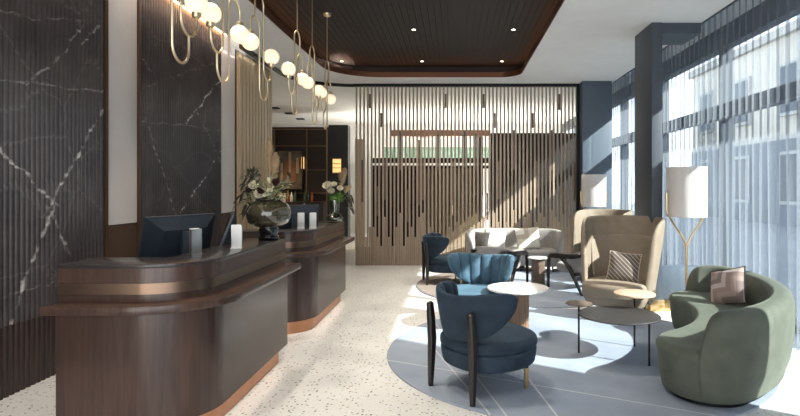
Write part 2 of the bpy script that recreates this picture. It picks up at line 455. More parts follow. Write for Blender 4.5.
bm = bmesh.new(); box(bm, XL+.03, XL+.05, 1.0, 5.2, CEIL+.10, CEIL+.112); ob_link('cove_light_strip', bm, led_cove, wl, 0)

# right: window wall
WH = 3.64
MUL = [5.2, 7.64, 9.9, 12.2, 14.6, 17.0]
wn = 0
bm = bmesh.new(); box(bm, XR, XR+.2, 2.85, 19.2, WH, CEIL+.3); box(bm, XR, XR+.2, -3.5, 2.85, 0, CEIL+.3); struct('wall_right', bm, dark_blue_paint, smooth=0)
edges = [2.85]+MUL+[19.0]
for i in range(len(edges)-1):
    a, c = edges[i], edges[i+1]; wn += 1
    bm = bmesh.new(); box(bm, XR+.085, XR+.1, a, c, .06, WH); w = struct('window_%d' % wn, bm, pane_m, smooth=0)
    bm = bmesh.new()
    box(bm, XR, XR+.16, a-.035, a+.035, 0, WH); box(bm, XR, XR+.16, a, c, 2.6, 2.78); box(bm, XR, XR+.16, a, c, 0, .09); box(bm, XR, XR+.16, a, c, WH-.07, WH)
    ob_link('window_frame', bm, dark_blue_paint, w, 0)

# columns
bm = bmesh.new(); box(bm, 2.55, 2.69, 7.0, 7.66, 0, CEIL+.05, .004); cl = struct('column_1', bm, dark_blue_paint)
bm = bmesh.new(); box(bm, 2.53, 2.712, 6.985, 7.68, 0, .15, .003); ob_link('brass_plinth', bm, brass, cl)
bm = bmesh.new(); box(bm, 2.69, 3.2, 7.02, 7.6, 3.612, CEIL+.05); struct('beam_1', bm, dark_blue_paint, smooth=0)
bm = bmesh.new(); box(bm, 2.69, 3.27, 7.02, 7.3, .15, .56, .006); lp = struct('wall_low', bm, blue_paint)
bm = bmesh.new(); box(bm, 2.712, 3.28, 7.0, 7.3, 0, .15, .003); ob_link('brass_plinth', bm, brass, lp)
bm = bmesh.new(); box(bm, 2.56, 3.15, 10.83, 11.4, 0, CEIL+.05, .004); struct('column_2', bm, blue_paint)

# hall beyond the screen
bm = bmesh.new(); box(bm, -9, XR+.2, 19.0, 19.2, 0, CEIL+.2); struct('wall_back', bm, hall_white, smooth=0)
bm = bmesh.new(); box(bm, -9.2, -9, 10, 19.2, 0, CEIL+.2); box(bm, -9, XL-.2, 10.0, 10.1, 0, CEIL+.2); struct('wall_hall', bm, hall_white, smooth=0)

# ------------------------------------------------------------------ slatted room divider
SY = 11.15
t = thing('slatted_room_divider', 'floor to ceiling brown timber slat screen between lounge and bar', 'room divider', (0, SY, 0))
NS = 59; sx0 = (356.5-455)/F*SY; pitch = (576.5-356.5)/58/F*SY
bm = bmesh.new()
for i in range(NS):
    x = sx0+i*pitch; box(bm, x-.0175, x+.0175, -.011, .011, .0, CEIL-.05)
ob_link('slat_row', bm, slat_brown, t, 0)
bm = bmesh.new(); box(bm, sx0-.05, 2.55, -.05, .05, CEIL-.06, CEIL-.0); box(bm, 2.50, 2.555, -.06, .06, 0, CEIL-.01); ob_link('black_frame', bm, black_metal, t, 0)
lev = [237,240,237,227,227,237,246,217,237,246,227,213,246,237,227,237,217,213,246,227,237,246,237,240,227,232,222,237,227,217,227,232,
       222,217,237,227,213,222,232,217,227,210,222,232,217,213,227,222,213,217,227,210,217,222,213,227,217,222,213]
bm = bmesh.new()
for i in range(NS-1):
    x = sx0+i*pitch; top = P(0, lev[i], SY).z
    if i < 2: top = .45
    box(bm, x+.0235, x+pitch-.0235, .002, .018, 0, top)
ob_link('lower_infill', bm, slat_brown, t, 0)
bm = bmesh.new(); box(bm, sx0, sx0+58*pitch, .019, .024, 0, P(0, 247, SY).z); ob_link('backing_panel', bm, ebony, t, 0)
dl = [(370,94,108),(380.5,113,127),(446,94,108),(484,94,108),(495,113,128),(532.6,113,128),(560,94,110),
      (499,161,199),(514,130,170),(537,161,198),(552,130,170),(574,161,200),(400,131,170),(419,140,205),(438,134,170),(385,159,200),(422.5,159,200),(362,160,202),
      (377,186,216),(407,190,222),(452,161,205),(464,131,168),(476,134,171),(527,186,215),(560,186,214),(508,193,222),(486,193,220)]
used_gap = set()
for px, y0, y1 in dl:
    i = round((px-356.5)/(220/58)-.5)
    if i in used_gap: i += 1
    used_gap.add(i)
    x = sx0+i*pitch
    bm = bmesh.new(); box(bm, x+.0215, x+pitch-.0215, -.002, .018, P(0, y1, SY).z, P(0, y0, SY).z)
    ob_link('inlay_block', bm, inlay_brown, t, 0)

# joinery seen through the screen
HY = 14.0
def hx(px, Y=HY): return (px-455)/F*Y
def hz(py, Y=HY): return EYE-(py-188)/F*Y
t = thing('dark_wood_cabinet_wall', 'near-black timber cabinet wall behind right half of slat screen', 'cabinet', (0, HY, 0))
bm = bmesh.new(); box(bm, hx(491), 3.6, 0, .6, 0, hz(133)); ob_link('carcass', bm, ebony, t, 0)
bm = bmesh.new()
for k in range(5):
    x = hx(491)+.03+k*.52; box(bm, x, x+.5, -.025, -.002, .08, hz(133)-.04, .004)
ob_link('door_row', bm, ebony, t, 0)
t = thing('timber_doorway_portal', 'copper-topped portal with glazed transom behind the slat screen', 'doorway', (0, HY, 0))
bm = bmesh.new(); box(bm, hx(391), hx(490), -.25, .15, hz(137), hz(131)); ob_link('pelmet', bm, copper, t, 0)
bm = bmesh.new(); box(bm, hx(372), hx(490), -.02, .1, hz(163), hz(158)); box(bm, hx(372), hx(490), -.02, .1, hz(168.5), hz(165.5)); box(bm, hx(479), hx(483), -.03, .1, 0, hz(137)); ob_link('lintel', bm, bar_wood, t, 0)
bm = bmesh.new(); box(bm, hx(384), hx(490), .03, .05, hz(158), hz(147)); ob_link('transom_pane', bm, thin_glass('green_glass', (.62,.78,.70), .08), t, 0)
bm = bmesh.new(); box(bm, hx(372), hx(425), 0, .1, 0, hz(168.5)); ob_link('dark_panel', bm, ebony, t, 0)
bm = bmesh.new(); box(bm, hx(425), hx(479), 0, .1, 0, hz(168.5)); ob_link('golden_door', bm, wood('golden_door', (.10,.072,.033), (.17,.125,.062), .4), t, 0)
bm = bmesh.new(); box(bm, hx(450.5), hx(453), -.05, 0, .9, 1.3); ob_link('handle', bm, brass, t, 0)
bm = bmesh.new(); box(bm, hx(355), hx(363), 0, .12, 0, hz(139)); tag(ob_link('oak_wall_panel', bm, slat_oak, None, 0, (0, HY, 0)), 'narrow pale oak panel behind left edge of slat screen', 'panel')
# bar back wall
BY = 16.0
t = thing('bar_back_shelving', 'dark timber bar back shelving with thin brass lines, left of screen', 'shelving', (0, BY, 0))
bm = bmesh.new(); box(bm, hx(232, BY), hx(329, BY), 0, .3, 0, hz(127, BY)); ob_link('back_panel', bm, bar_wood, t, 0)
bm = bmesh.new()
for py in (129.5, 146, 170, 193, 205):
    box(bm, hx(240, BY), hx(327, BY), -.06, 0, hz(py, BY)-.008, hz(py, BY)+.008)
for px in (307, 275, 327): box(bm, hx(px, BY)-.012, hx(px, BY)+.012, -.06, 0, 0, hz(129, BY))
ob_link('brass_lines', bm, plain('dull_brass', (.32,.2,.11), .45, .8), t, 0)
bm = bmesh.new(); box(bm, hx(250, BY), hx(327, BY), -.5, 0, 0, 1.2); ob_link('back_counter', bm, bar_wood, t, 0)
t = thing('framed_picture', 'tall framed dark picture with warm arched shapes on bar wall', 'picture', (hx(291, BY), BY-.1, hz(170, BY)))
w2, h2 = (303-279)/2*BY/F, (189-151)/2*BY/F
bm = bmesh.new()
for a in ((-w2-.04, -w2, -h2-.04, h2+.04), (w2, w2+.04, -h2-.04, h2+.04), (-w2, w2, h2, h2+.04), (-w2, w2, -h2-.04, -h2)): box(bm, a[0], a[1], -.03, .03, a[2], a[3])
ob_link('frame', bm, black_metal, t, 0)
bm = bmesh.new(); box(bm, -w2, w2, 0, .02, -h2, h2); cv = ob_link('canvas', bm, speck('picture_ground', (.10,.075,.05), .6, 0, .5, 3), t, 0)
bm = bmesh.new()
pts = [(-.17, -.35)]+[(.17*math.cos(R_(180-180*i/12)), .12+.17*math.sin(R_(180-180*i/12))) for i in range(13)]+[(.17, -.35)]
prism(bm, pts, 0, .01); bmesh.ops.rotate(bm, matrix=Matrix.Rotation(PI/2, 3, 'X'), verts=bm.verts); ob_link('painted_arch', bm, plain('arch_tone', (.22,.095,.045), .6), cv)
bm = bmesh.new()
for x, z0, z1 in ((.0, -.08, .52), (-.24, -.3, .2), (.22, -.1, .36)): box(bm, x-.035, x+.035, -.02, 0, z0, z1)
ob_link('painted_bars', bm, plain('bar_tone', (.40,.27,.17), .6), cv, 0)
for px, lab in ((277, 'slim lit wall light left of the dark framed picture'), (303.5, 'slim lit wall light right of the dark framed picture')):
    t = thing('wall_light', lab, 'wall light', (hx(px, BY), BY-.07, hz(163, BY)), 0, 'slim lights beside the picture')
    bm = bmesh.new(); box(bm, -.03, .03, -.05, .05, -.17, .17, .01); ob_link('diffuser', bm, sconce_glow, t)
    for z in (-.19, .17):
        bm = bmesh.new(); box(bm, -.035, .035, -.055, .06, z, z+.02); ob_link('end_cap', bm, brass, t, 0)
# bottles on the bar counter
def bottle_proto(h, r, mat, lab):
    t = thing('bottle', lab, 'bottle', (0,0,0), 0, 'bottles on the back bar')
    bm = bmesh.new(); lathe(bm, [(r*.95,0),(r,.01),(r,h*.55),(r*.85,h*.64),(r*.35,h*.74),(r*.32,h*.94)], 14); ob_link('glass_body', bm, mat, t)
    bm = bmesh.new(); lathe(bm, [(r*.36,h*.94),(r*.36,h),(r*.3,h)], 10); ob_link('cap', bm, black_metal, t)
    return t
amber = plain('amber_glass', (.25,.09,.03), .08); clear_b = plain('frosted_glass', (.62,.58,.52), .3); greenb = plain('bottle_green', (.03,.07,.04), .08)
btl = [(277.5,.30,amber,'leftmost amber bottle on the back bar counter'), (281,.34,clear_b,'pale frosted bottle second from left on back bar'), (284.5,.28,clear_b,'pale frosted bottle third from left on back bar'),
       (288,.36,amber,'amber bottle fourth from left on back bar'), (291.5,.3,clear_b,'pale frosted bottle fifth from left on back bar'), (295,.33,greenb,'dark green bottle left of the desk monitor top'),
       (305,.36,greenb,'dark green bottle right of the brass upright'), (308.5,.42,dark_glass,'tall black bottle right of the dark green bottle'), (312,.3,amber,'rightmost amber bottle on the back bar counter')]
for px, h, m_, lab in btl:
    t = bottle_proto(h, .045, m_, lab); t.location = (hx(px, BY-.25), BY-.25, 1.2)
bm = bmesh.new(); box(bm, hx(328.5, 15.6), hx(348, 15.6), 0, .35, 0, hz(125, 15.6)); o = struct('column_3', bm, speck('black_panel', (.009,.010,.012), .35, 0, .3, 8), smooth=0); o.location.y = 15.6
t = thing('wall_sconce', 'glowing amber wall sconce with brass bands on black bar column', 'wall sconce', (hx(337.5, 15.6), 15.5, hz(166, 15.6)))
bm = bmesh.new(); box(bm, -.11, .11, -.05, .08, -.2, .2, .02); ob_link('diffuser', bm, sconce_glow, t)
for z in (-.2, -.06, .06, .2):
    bm = bmesh.new(); box(bm, -.12, .12, -.06, .09, z-.012, z+.012); ob_link('brass_band', bm, brass, t, 0)
for i, (px, py, wd) in enumerate(((275,107.5,7), (289.5,113,6), (300.5,118.5,7))):
    Y = (CEIL+.09-EYE)*F/(188-py)
    bm = bmesh.new(); box(bm, -.12, .12, -.1, .1, -.035, 0, .01)
    o = ob_link('linear_downlight', bm, black_metal, None, 35, (hx(px, Y), Y, CEIL+.089))
    tag(o, 'black ceiling downlight over the bar, ' + ('nearest the oak slat wall', 'middle of three', 'nearest the bar shelving')[i], 'downlight', 'black downlights over the bar')

# ------------------------------------------------------------------ reception desks
def desk_path(xl, xr, yf, ye, r, d=0, n=14):
    """outer edge of the desk seen from above, offset outwards by d"""
    xr += d; yf -= d; r += d
    pts = [(xl, yf)]
    for i in range(n+1):
        a = R_(-90+90*i/n); pts.append((xr-r+r*math.cos(a), yf+r+r*math.sin(a)))
    pts.append((xr, ye))
    return pts
def make_desk(label, xl, xr, yf, ye, r, group):
    t = thing('reception_desk', label, 'reception desk', ((xl+xr)/2, (yf+ye)/2, 0), 0, group)
    ox, oy = -(xl+xr)/2, -(yf+ye)/2
    def off(pl): return [(x+ox, y+oy) for x, y in pl]
    def solid(d, z0, z1, bev=0, e=0, l=0):
        bm = bmesh.new(); pl = desk_path(xl-l, xr, yf, ye+e, r, d)+[(xl-l, ye+e)]; prism(bm, off(pl), z0, z1, bev); return bm
    def band(d, w, z0, z1, bev=0, e=0):
        bm = bmesh.new(); a = desk_path(xl, xr, yf, ye+e, r, d); b_ = desk_path(xl, xr, yf, ye+e, r, d-w)
        prism(bm, off(a+b_[::-1]), z0, z1, bev); return bm
    ob_link('body', solid(0, .14, .85), walnut, t)
    ob_link('copper_plinth', solid(-.05, 0, .139, 0, -.10, -.02), copper, t)
    ob_link('glow_strip', band(-.032, .015, .1375, .1395), led_floor, t)
    ob_link('ledge', solid(.13, .848, .90, .006), walnut, t)
    ob_link('upper_screen', band(-.02, .34, .90, 1.105), walnut, t)
    ob_link('brass_inlay', band(-.014, .02, .945, 1.012), brass_band, t)
    ob_link('counter_top', band(-.015, .35, 1.105, 1.13, .004), desk_top_m, t)
    return t
GD = 'walnut reception desks'
make_desk('walnut reception desk with brass band in left foreground', -2.44, -1.57, 3.30, 5.06, .38, GD)
make_desk('walnut reception desk farther back, nearer the slat screen', -2.44, -1.57, 5.83, 7.75, .38, GD)

# monitors
def make_monitor(label, loc, rz, tilt=10):
    t = thing('computer_monitor', label, 'monitor', loc, rz, 'monitors on the reception desks')
    # local: back faces -Y, screen faces +Y
    h0, h1, w_ = .11, .49, .335
    T = Matrix.Translation((0,0,.37)) @ Matrix.Rotation(R_(tilt), 4, 'X') @ Matrix.Translation((0,0,-.37))
    b2 = bmesh.new(); box(b2, -w_, w_, -.012, .012, h0, h1, .004); bm = bmesh.new(); merge(bm, b2, T); ob_link('housing', bm, monitor_m, t)
    b2 = bmesh.new()
    loft(b2, [[Vector(p) for p in ((-w_+.01,-.012,h0+.01),(w_-.01,-.012,h0+.01),(w_-.01,-.012,h1-.01),(-w_+.01,-.012,h1-.01))],
              [Vector(p) for p in ((-w_*.6,-.06,h0+.05),(w_*.6,-.06,h0+.05),(w_*.6,-.06,h1-.10),(-w_*.6,-.06,h1-.10))]])
    bm = bmesh.new(); merge(bm, b2, T); ob_link('rear_cover', bm, monitor_m, t, 15)
    b2 = bmesh.new(); box(b2, -w_+.012, w_-.012, .012, .015, h0+.015, h1-.012); bm = bmesh.new(); merge(bm, b2, T); ob_link('screen', bm, screen_m, t, 0)
    bm = bmesh.new(); box(bm, -.035, .035, -.075, -.035, .01, .36, .006); box(bm, -.12, .12, -.14, .09, 0, .014, .004); ob_link('stand', bm, monitor_m, t)
    return t
make_monitor('dark monitor seen from behind on the nearer desk', (-2.17, 4.26, .90), R_(70), 12)
make_monitor('dark monitor seen edge-on beside white card, nearer desk', (-1.99, 4.74, .90), R_(113), 20)
mon = make_monitor('grey-lit monitor back on the farther desk behind the big vase', (-2.03, 6.75, .90), R_(35), 12)
dup(mon, (-2.08, 7.32, .90), R_(104), 'monitor seen edge-on at far end of farther desk')
# card holders
def make_card(label, loc, rz):
    t = thing('card_holder', label, 'card holder', loc, rz, 'upright white card holders on the desks')
    bm = bmesh.new(); box(bm, -.035, .035, -.004, .004, .004, .185, .001); ob_link('white_card', bm, white_card, t)
    bm = bmesh.new(); box(bm, -.04, .04, -.03, -.004, 0, .18, .002); ob_link('steel_back', bm, steel, t)
    bm = bmesh.new(); box(bm, -.042, .042, -.032, .03, 0, .006, .001); ob_link('base', bm, steel, t)
    return t
k1 = make_card('white and steel card holder in front of the nearer monitor', (-1.85, 3.83, 1.13), R_(60))
dup(k1, (-1.70, 4.2, 1.13), R_(195), 'white card holder on nearer desk, right of edge-on monitor')
dup(k1, (-1.78, 6.24, 1.13), R_(195), 'left one of two white card holders on the farther desk')
dup(k1, (-1.65, 6.27, 1.13), R_(195), 'right one of two white card holders on the farther desk')

# ------------------------------------------------------------------ vases and flowers
def leaf(bm, base, d, ln, wd, droop=.3, n=6):
    d = Vector(d).normalized(); s = d.cross(Vector((0,0,1)))
    if s.length < .05: s = Vector((1,0,0))
    s.normalize(); p = Vector(base); rows = []
    for i in range(n+1):
        t = i/n; w_ = wd*math.sin(PI*min(1, t*.93+.05))**.8
        q = p+d*ln*t+Vector((0,0,-droop*ln*t*t)); nrm = s.cross(d).normalized()
        rows.append([bm.verts.new(q-s*w_), bm.verts.new(q-nrm*wd*.25), bm.verts.new(q+s*w_)])
    for a, c in zip(rows, rows[1:]):
        bm.faces.new((a[0], a[1], c[1], c[0])); bm.faces.new((a[1], a[2], c[2], c[1]))
def bloom(bm, c, r, d, rings=((5,.35,.9),(7,.7,.75),(9,1.0,.5))):
    d = Vector(d).normalized(); a = d.orthogonal().normalized(); b_ = d.cross(a)
    for n, rad, up in rings:
        off = random.random()*6
        for k in range(n):
            th = 2*PI*k/n+off; o = a*math.cos(th)+b_*math.sin(th)
            s = o.cross(d); p = Vector(c); rows = []
            for i in range(4):
                t = i/3; q = p+o*r*rad*math.sin(t*PI/2)*.9+d*r*up*(t**1.2)
                w_ = r*.42*math.sin(PI*(t*.75+.15))
                rows.append([bm.verts.new(q-s*w_), bm.verts.new(q+o*r*.06), bm.verts.new(q+s*w_)])
            for x, y in zip(rows, rows[1:]):
                bm.faces.new((x[0],x[1],y[1],y[0])); bm.faces.new((x[1],x[2],y[2],y[1]))
def plume(bm, p0, p1, r, n=200):
    p0, p1 = Vector(p0), Vector(p1); ax = p1-p0
    tube(bm, [p0-ax*.8, p0, p1], .003, 5)
    for i in range(n):
        t = random.random()**.9; c = p0+ax*t; a = random.random()*2*PI
        rad = r*(math.sin(PI*min(1, t*.85+.12)))
        d = Vector((math.cos(a), math.sin(a), 1.5+random.random()))
        leaf(bm, c, d, rad*2.2, rad*.2, .2, 3)
def stem_to(bm, a, b_, r=.003):
    a, b_ = Vector(a), Vector(b_); m = (a+b_)/2+Vector(((b_.x-a.x)*-.15, (b_.y-a.y)*-.15, .04))
    tube(bm, [a, m, b_], r, 5)
dark_leaf = speck('dark_foliage', (.05,.045,.03), .6, 0, .4, 20); sage = speck('sage_foliage', (.33,.36,.20), .6, 0, .3, 20); lime = speck('fresh_green', (.14,.30,.05), .5, 0, .3, 20)
cream_p = speck('cream_petals', (.80,.75,.60), .6, 0, .1, 20); wine_p = speck('wine_petals', (.06,.018,.022), .6, 0, .3, 20); straw = speck('dried_straw', (.46,.33,.20), .8, 0, .2, 20); stem_m = plain('stem_green', (.12,.14,.06), .6)
VX, VY, VZ = -1.70, 4.93, 1.13
t = thing('glass_vase', 'bulbous smoked glass vase on the nearer desk end', 'vase', (VX, VY, VZ))
bm = bmesh.new()
lathe(bm, [(.082,0.1),(.078,.112),(.12,.125),(.175,.155),(.192,.205),(.198,.24),(.188,.285),(.165,.325),(.12,.35),(.105,.365),(.115,.39),(.105,.39),(.095,.365),(.11,.345),(.155,.318),(.180,.28),(.19,.24),(.184,.205),(.165,.16),(.11,.132),(.02,.125)], 48); ob_link('bowl', bm, smoke_glass, t, 60)
bm = bmesh.new(); lathe(bm, [(.085,0),(.09,.008),(.09,.028),(.08,.036),(.08,.06),(.086,.068),(.086,.1),(.078,.108),(.03,.112)], 40); ob_link('foot', bm, dark_glass, t, 40)
A = thing('flower_arrangement', 'dried plumes, cream roses and dark foliage in smoked vase', 'flowers', (VX, VY, VZ+.39))
def apx(px, py, dy=0): # arrangement point from the photograph
    return P(px, py, VY+dy)-Vector((VX, VY, VZ+.39))
bm = bmesh.new()
for (a, c) in (((270,178),(268.5,138)), ((274,184),(276,152))): plume(bm, apx(*a), apx(*c), .042, 300)
ob_link('plumes', bm, straw, A, 0)
bl = [(254,186,.05,-.08), (275,178,.045,.05), (259,195,.05,-.12), (270,193,.045,-.1), (282,188,.045,.0), (266,184,.04,-.05)]
for px, py, r, dy in bl[:4]:
    bm = bmesh.new(); bloom(bm, apx(px, py, dy), r, Vector((random.uniform(-.4,.4), -.8, .5))); ob_link('cream_bloom', bm, cream_p, A, 0)
for px, py, r, dy in ((262,191,.04,-.15), (276,183,.042,-.12), (249,190,.03,-.05)):
    bm = bmesh.new(); bloom(bm, apx(px, py, dy), r, Vector((random.uniform(-.3,.3), -.9, .4))); ob_link('wine_bloom', bm, wine_p, A, 0)
bm = bmesh.new()
for i in range(90):
    px = random.uniform(246, 290) if i % 3 else random.uniform(268, 288); py = 203-random.random()**1.2*26; dy = random.uniform(-.2, .2)
    c = apx(px, py, dy); leaf(bm, c*.75, Vector((c.x*1.5+random.uniform(-.1,.1), dy*1.5+random.uniform(-.1,.1), .12+random.random()*.15)), random.uniform(.07,.13), random.uniform(.010,.02), .4)
ob_link('sage_leaves', bm, sage, A, 0)
bm = bmesh.new()
for i in range(80):
    b0 = random.choice([(248,174),(246,185),(244,196),(251,178),(256,172),(247,203),(284,176),(262,200)]); c = apx(b0[0]+random.uniform(-4,5), b0[1]+random.uniform(-6,8), random.uniform(-.12,.12))
    leaf(bm, c, Vector((random.uniform(-1,.3), random.uniform(-.7,.7), random.uniform(-.9,.2))), random.uniform(.05,.10), random.uniform(.012,.02), .5)
ob_link('dark_leaves', bm, dark_leaf, A, 0)
bm = bmesh.new()
for px, py, dy in [(x, y, d) for x, y, r, d in bl]+[(246,172,0),(243,185,-.05),(240,198,.05),(284,176,0),(262,191,-.15),(276,183,-.12),(249,190,-.05),(255,172,.05)]: stem_to(bm, (random.uniform(-.05,.05), random.uniform(-.05,.05), -.2), apx(px, py, dy), .004)
ob_link('stems', bm, stem_m, A)
# second vase on the farther desk
VX2, VY2 = -1.67, 7.48
t = thing('glass_vase', 'clear glass vase on far end of the farther desk', 'vase', (VX2, VY2, VZ))
bm = bmesh.new(); lathe(bm, [(.08,0),(.10,.01),(.125,.035),(.125,.06),(.09,.10),(.06,.125),(.062,.16),(.075,.22),(.078,.30),(.07,.30),(.068,.22),(.055,.16),(.052,.125),(.08,.096),(.115,.06),(.11,.035),(.02,.02)], 40); ob_link('body', bm, clear_glass, t, 60)
A2 = thing('flower_arrangement', 'white flowers with fresh green leaves and a dried plume', 'flowers', (VX2, VY2, VZ+.3))
def apx2(px, py, dy=0): return P(px, py, VY2+dy)-Vector((VX2, VY2, VZ+.3))
bm = bmesh.new(); plume(bm, apx2(341,190), apx2(345,168), .06, 260); plume(bm, apx2(345,194), apx2(351,188), .05, 120); ob_link('plumes', bm, straw, A2, 0)
for px, py, r in ((328,187,.08), (331,192,.06), (340,189,.05), (334,185,.05)):
    bm = bmesh.new(); bloom(bm, apx2(px, py, -.05), r, Vector((random.uniform(-.5,.3), -.7, .7))); ob_link('cream_bloom', bm, cream_p, A2, 0)
bm = bmesh.new()
for i in range(60):
    c = apx2(random.uniform(331,343), random.uniform(195,203), random.uniform(-.1,.1)); leaf(bm, c*.8, Vector((c.x+random.uniform(-.1,.1), random.uniform(-.15,.15), .1+random.random()*.2)), random.uniform(.08,.14), .018, .5)
ob_link('green_leaves', bm, lime, A2, 0)
bm = bmesh.new()
for i in range(30):
    c = apx2(random.uniform(343,351), random.uniform(192,208), random.uniform(-.08,.08)); leaf(bm, c, Vector((random.uniform(.1,1), random.uniform(-.5,.5), random.uniform(-1,0))), .09, .018, .6)
ob_link('dark_leaves', bm, dark_leaf, A2, 0)
bm = bmesh.new()
for px, py in ((328,187), (331,192), (340,189), (334,185), (341,190), (347,196), (336,198)): stem_to(bm, (random.uniform(-.03,.03), random.uniform(-.03,.03), -.25), apx2(px, py), .004)
ob_link('stems', bm, stem_m, A2)

# ------------------------------------------------------------------ pendants
PX = -1.75
def arch(c, r, z, up, x=0, n=12, y_from=-1):
    """half circle in the YZ plane"""
    return [Vector((x, c-y_from*-1*r*math.cos(PI*i/n)*1, z+(r*math.sin(PI*i/n) if up else -r*math.sin(PI*i/n)))) for i in range(n+1)]
def make_pendant(label, c, s, group):
    """s=+1: standing globe towards the viewer; local u runs along Y"""
    t = thing('pendant_lamp', label, 'pendant lamp', (PX, c, 2.85), 0, group)
    z0 = 0
    tr_, R1 = .009, .105
    def pt(u, z): return Vector((0, s*u, z))
    def half(cu, z, up, n=14): return [pt(cu-R1*math.cos(PI*i/n), z+(1 if up else -1)*R1*math.sin(PI*i/n)) for i in range(n+1)]
    # tube one: standing globe -> lower inner U -> up -> upper outer arch -> joint on inner arch
    lo_in, lo_out, up_in, up_out = -.145, -.345, .145, .385
    bm = bmesh.new()
    p = [pt(-.255, -.085), pt(-.255, lo_in)]+half(-.15, lo_in, False)[1:]+[pt(-.045, 0)]+half(.06, up_out, True)+[pt(.165, up_in+R1)]
    tube(bm, p, tr_, 8); ob_link('long_loop', bm, gold_tube, t)
    bm = bmesh.new()
    p = [pt(-.15, lo_in-R1), pt(-.15, lo_out)]+half(-.045, lo_out, False)[1:]+[pt(.06, 0)]+half(.165, up_in, True)+[pt(.27, .085)]
    tube(bm, p, tr_, 8); ob_link('long_loop', bm, gold_tube, t)
    top = 3.985-2.85
    bm = bmesh.new(); tube(bm, [pt(.06, up_out+R1), pt(.06, top-.02)], .006, 8); ob_link('rod', bm, gold_tube, t)
    bm = bmesh.new(); lathe(bm, [(.01,-.05),(.05,-.03),(.055,0)], 20, (0, s*.06, top)); ob_link('ceiling_rose', bm, gold_tube, t)
    for u, sgn in ((-.255, -1), (.27, 1)):
        bm = bmesh.new(); ball(bm, (0, s*u, 0), .073); ob_link('globe', bm, globe_m, t)
        bm = bmesh.new(); lathe(bm, [(.012,-.105),(.028,-.095),(.032,-.064)] if sgn < 0 else [(.032,.064),(.028,.095),(.012,.105)], 16, (0, s*u, 0)); ob_link('collar', bm, gold_tube, t)
    return t
plab = ['brass looped globe pendant nearest the camera, cut by top edge', 'second brass looped globe pendant counted from the camera', 'third brass looped globe pendant counted from the camera',
        'third brass looped globe pendant counted from the slat screen', 'second brass looped globe pendant counted from the slat screen', 'brass looped globe pendant nearest the slat screen']
for (c, s), lab in zip(((3.40,-1), (4.12,1), (4.89,-1), (5.93,1), (6.68,-1), (7.33,1)), plab):
    make_pendant(lab, c, s, 'looped brass globe pendants over the desks')
# recessed downlights in the coffer
dlab = {(0,0): 'left downlight of the row nearest the slat screen', (1,0): 'middle downlight of the row nearest the slat screen', (2,0): 'right downlight of the row nearest the slat screen',
        (1,1): 'left downlight of the visible nearer coffer row', (2,1): 'right downlight of the visible nearer coffer row'}
for i, x in enumerate((-2.13, -.62, .88)):
    for j, y in enumerate((10.15, 8.12)):
        if (i, j) not in dlab: continue
        t = thing('recessed_downlight', 'small recessed ' + dlab[(i, j)], 'downlight', (x, y, 3.985), 0, 'downlights in the dark ceiling coffer')
        bm = bmesh.new(); lathe(bm, [(.03,-.004),(.045,-.006),(.048,0)], 20); ob_link('rim', bm, black_metal, t)
        bm = bmesh.new(); lathe(bm, [(.001,-.007),(.026,-.007),(.03,-.003)], 20); ob_link('lens', bm, led_dot, t)

# ------------------------------------------------------------------ rugs
bm = bmesh.new(); lathe(bm, [(1.785,0),(1.79,.004),(1.785,.014),(1.7,.016),(.01,.016)], 128); o = ob_link('round_rug', bm, rug_m, None, 40, (1.13, 5.35, 0)); tag(o, 'round blue-grey rug with thin pale lines under green sofa', 'rug', 'round lounge rugs')
bm = bmesh.new(); lathe(bm, [(1.755,0),(1.76,.004),(1.755,.014),(1.7,.016),(.01,.016)], 128); r2 = ob_link('round_rug', bm, rug_m, None, 40, (1.12, 8.92, 0)); tag(r2, 'round blue-grey rug with taupe edge under the rear seating group', 'rug', 'round lounge rugs')
bm = bmesh.new()
pl = [(1.745*math.cos(a), 1.745*math.sin(a)) for a in [R_(125+i*100/40) for i in range(41)]]
prism(bm, pl, .0162, .0185); ob_link('taupe_segment', bm, taupe_rug, r2, 0)

# ------------------------------------------------------------------ upholstery helpers
def shell(bm, thmax, nth, r_fn, zb_fn, zt_fn, thick, e_pow=6, chan=0, chan_amp=0, nz=14, e_z=1.0, sx=1.0, sy=1.0):
    """wrap-around back: theta=0 points to -Y (rear). Closed rounded shell"""
    rings = []
    for i in range(nth+1):
        u = -1+2*i/nth; th = u*thmax
        e = max(.0, 1-abs(u)**e_pow)**.5
        zb, zt = zb_fn(u), zt_fn(u); zm = zb+(zt-zb)*.5
        hz_ = (zt-zb)/2*(e*e_z+(1-e_z) if abs(u) < 1 else max(.06, 1-e_z)); T = thick*max(.12, min(1, e*1.6))
        loop = []
        for k in range(2*nz):
            a = 2*PI*k/(2*nz)
            cc, ss = math.cos(a), math.sin(a)
            q = math.copysign(abs(ss)**.55, ss)            # z: -1..1, squarish
            w_ = math.copysign(abs(cc)**.6, cc)            # + outer, - inner
            z = zm+hz_*q
            tt = min(1, max(0, (z-zb)/max(1e-4, zt-zb)))
            r = r_fn(u, tt)+w_*T/2
            if w_ < 0 and chan:
                r += chan_amp*(abs(math.cos(PI*chan*(u+1)/2))**.5-.6)*-w_*-1*min(1, e*1.2)
            loop.append(Vector((sx*r*math.sin(th), -sy*r*math.cos(th), z)))
        rings.append(loop)
    loft(bm, rings)
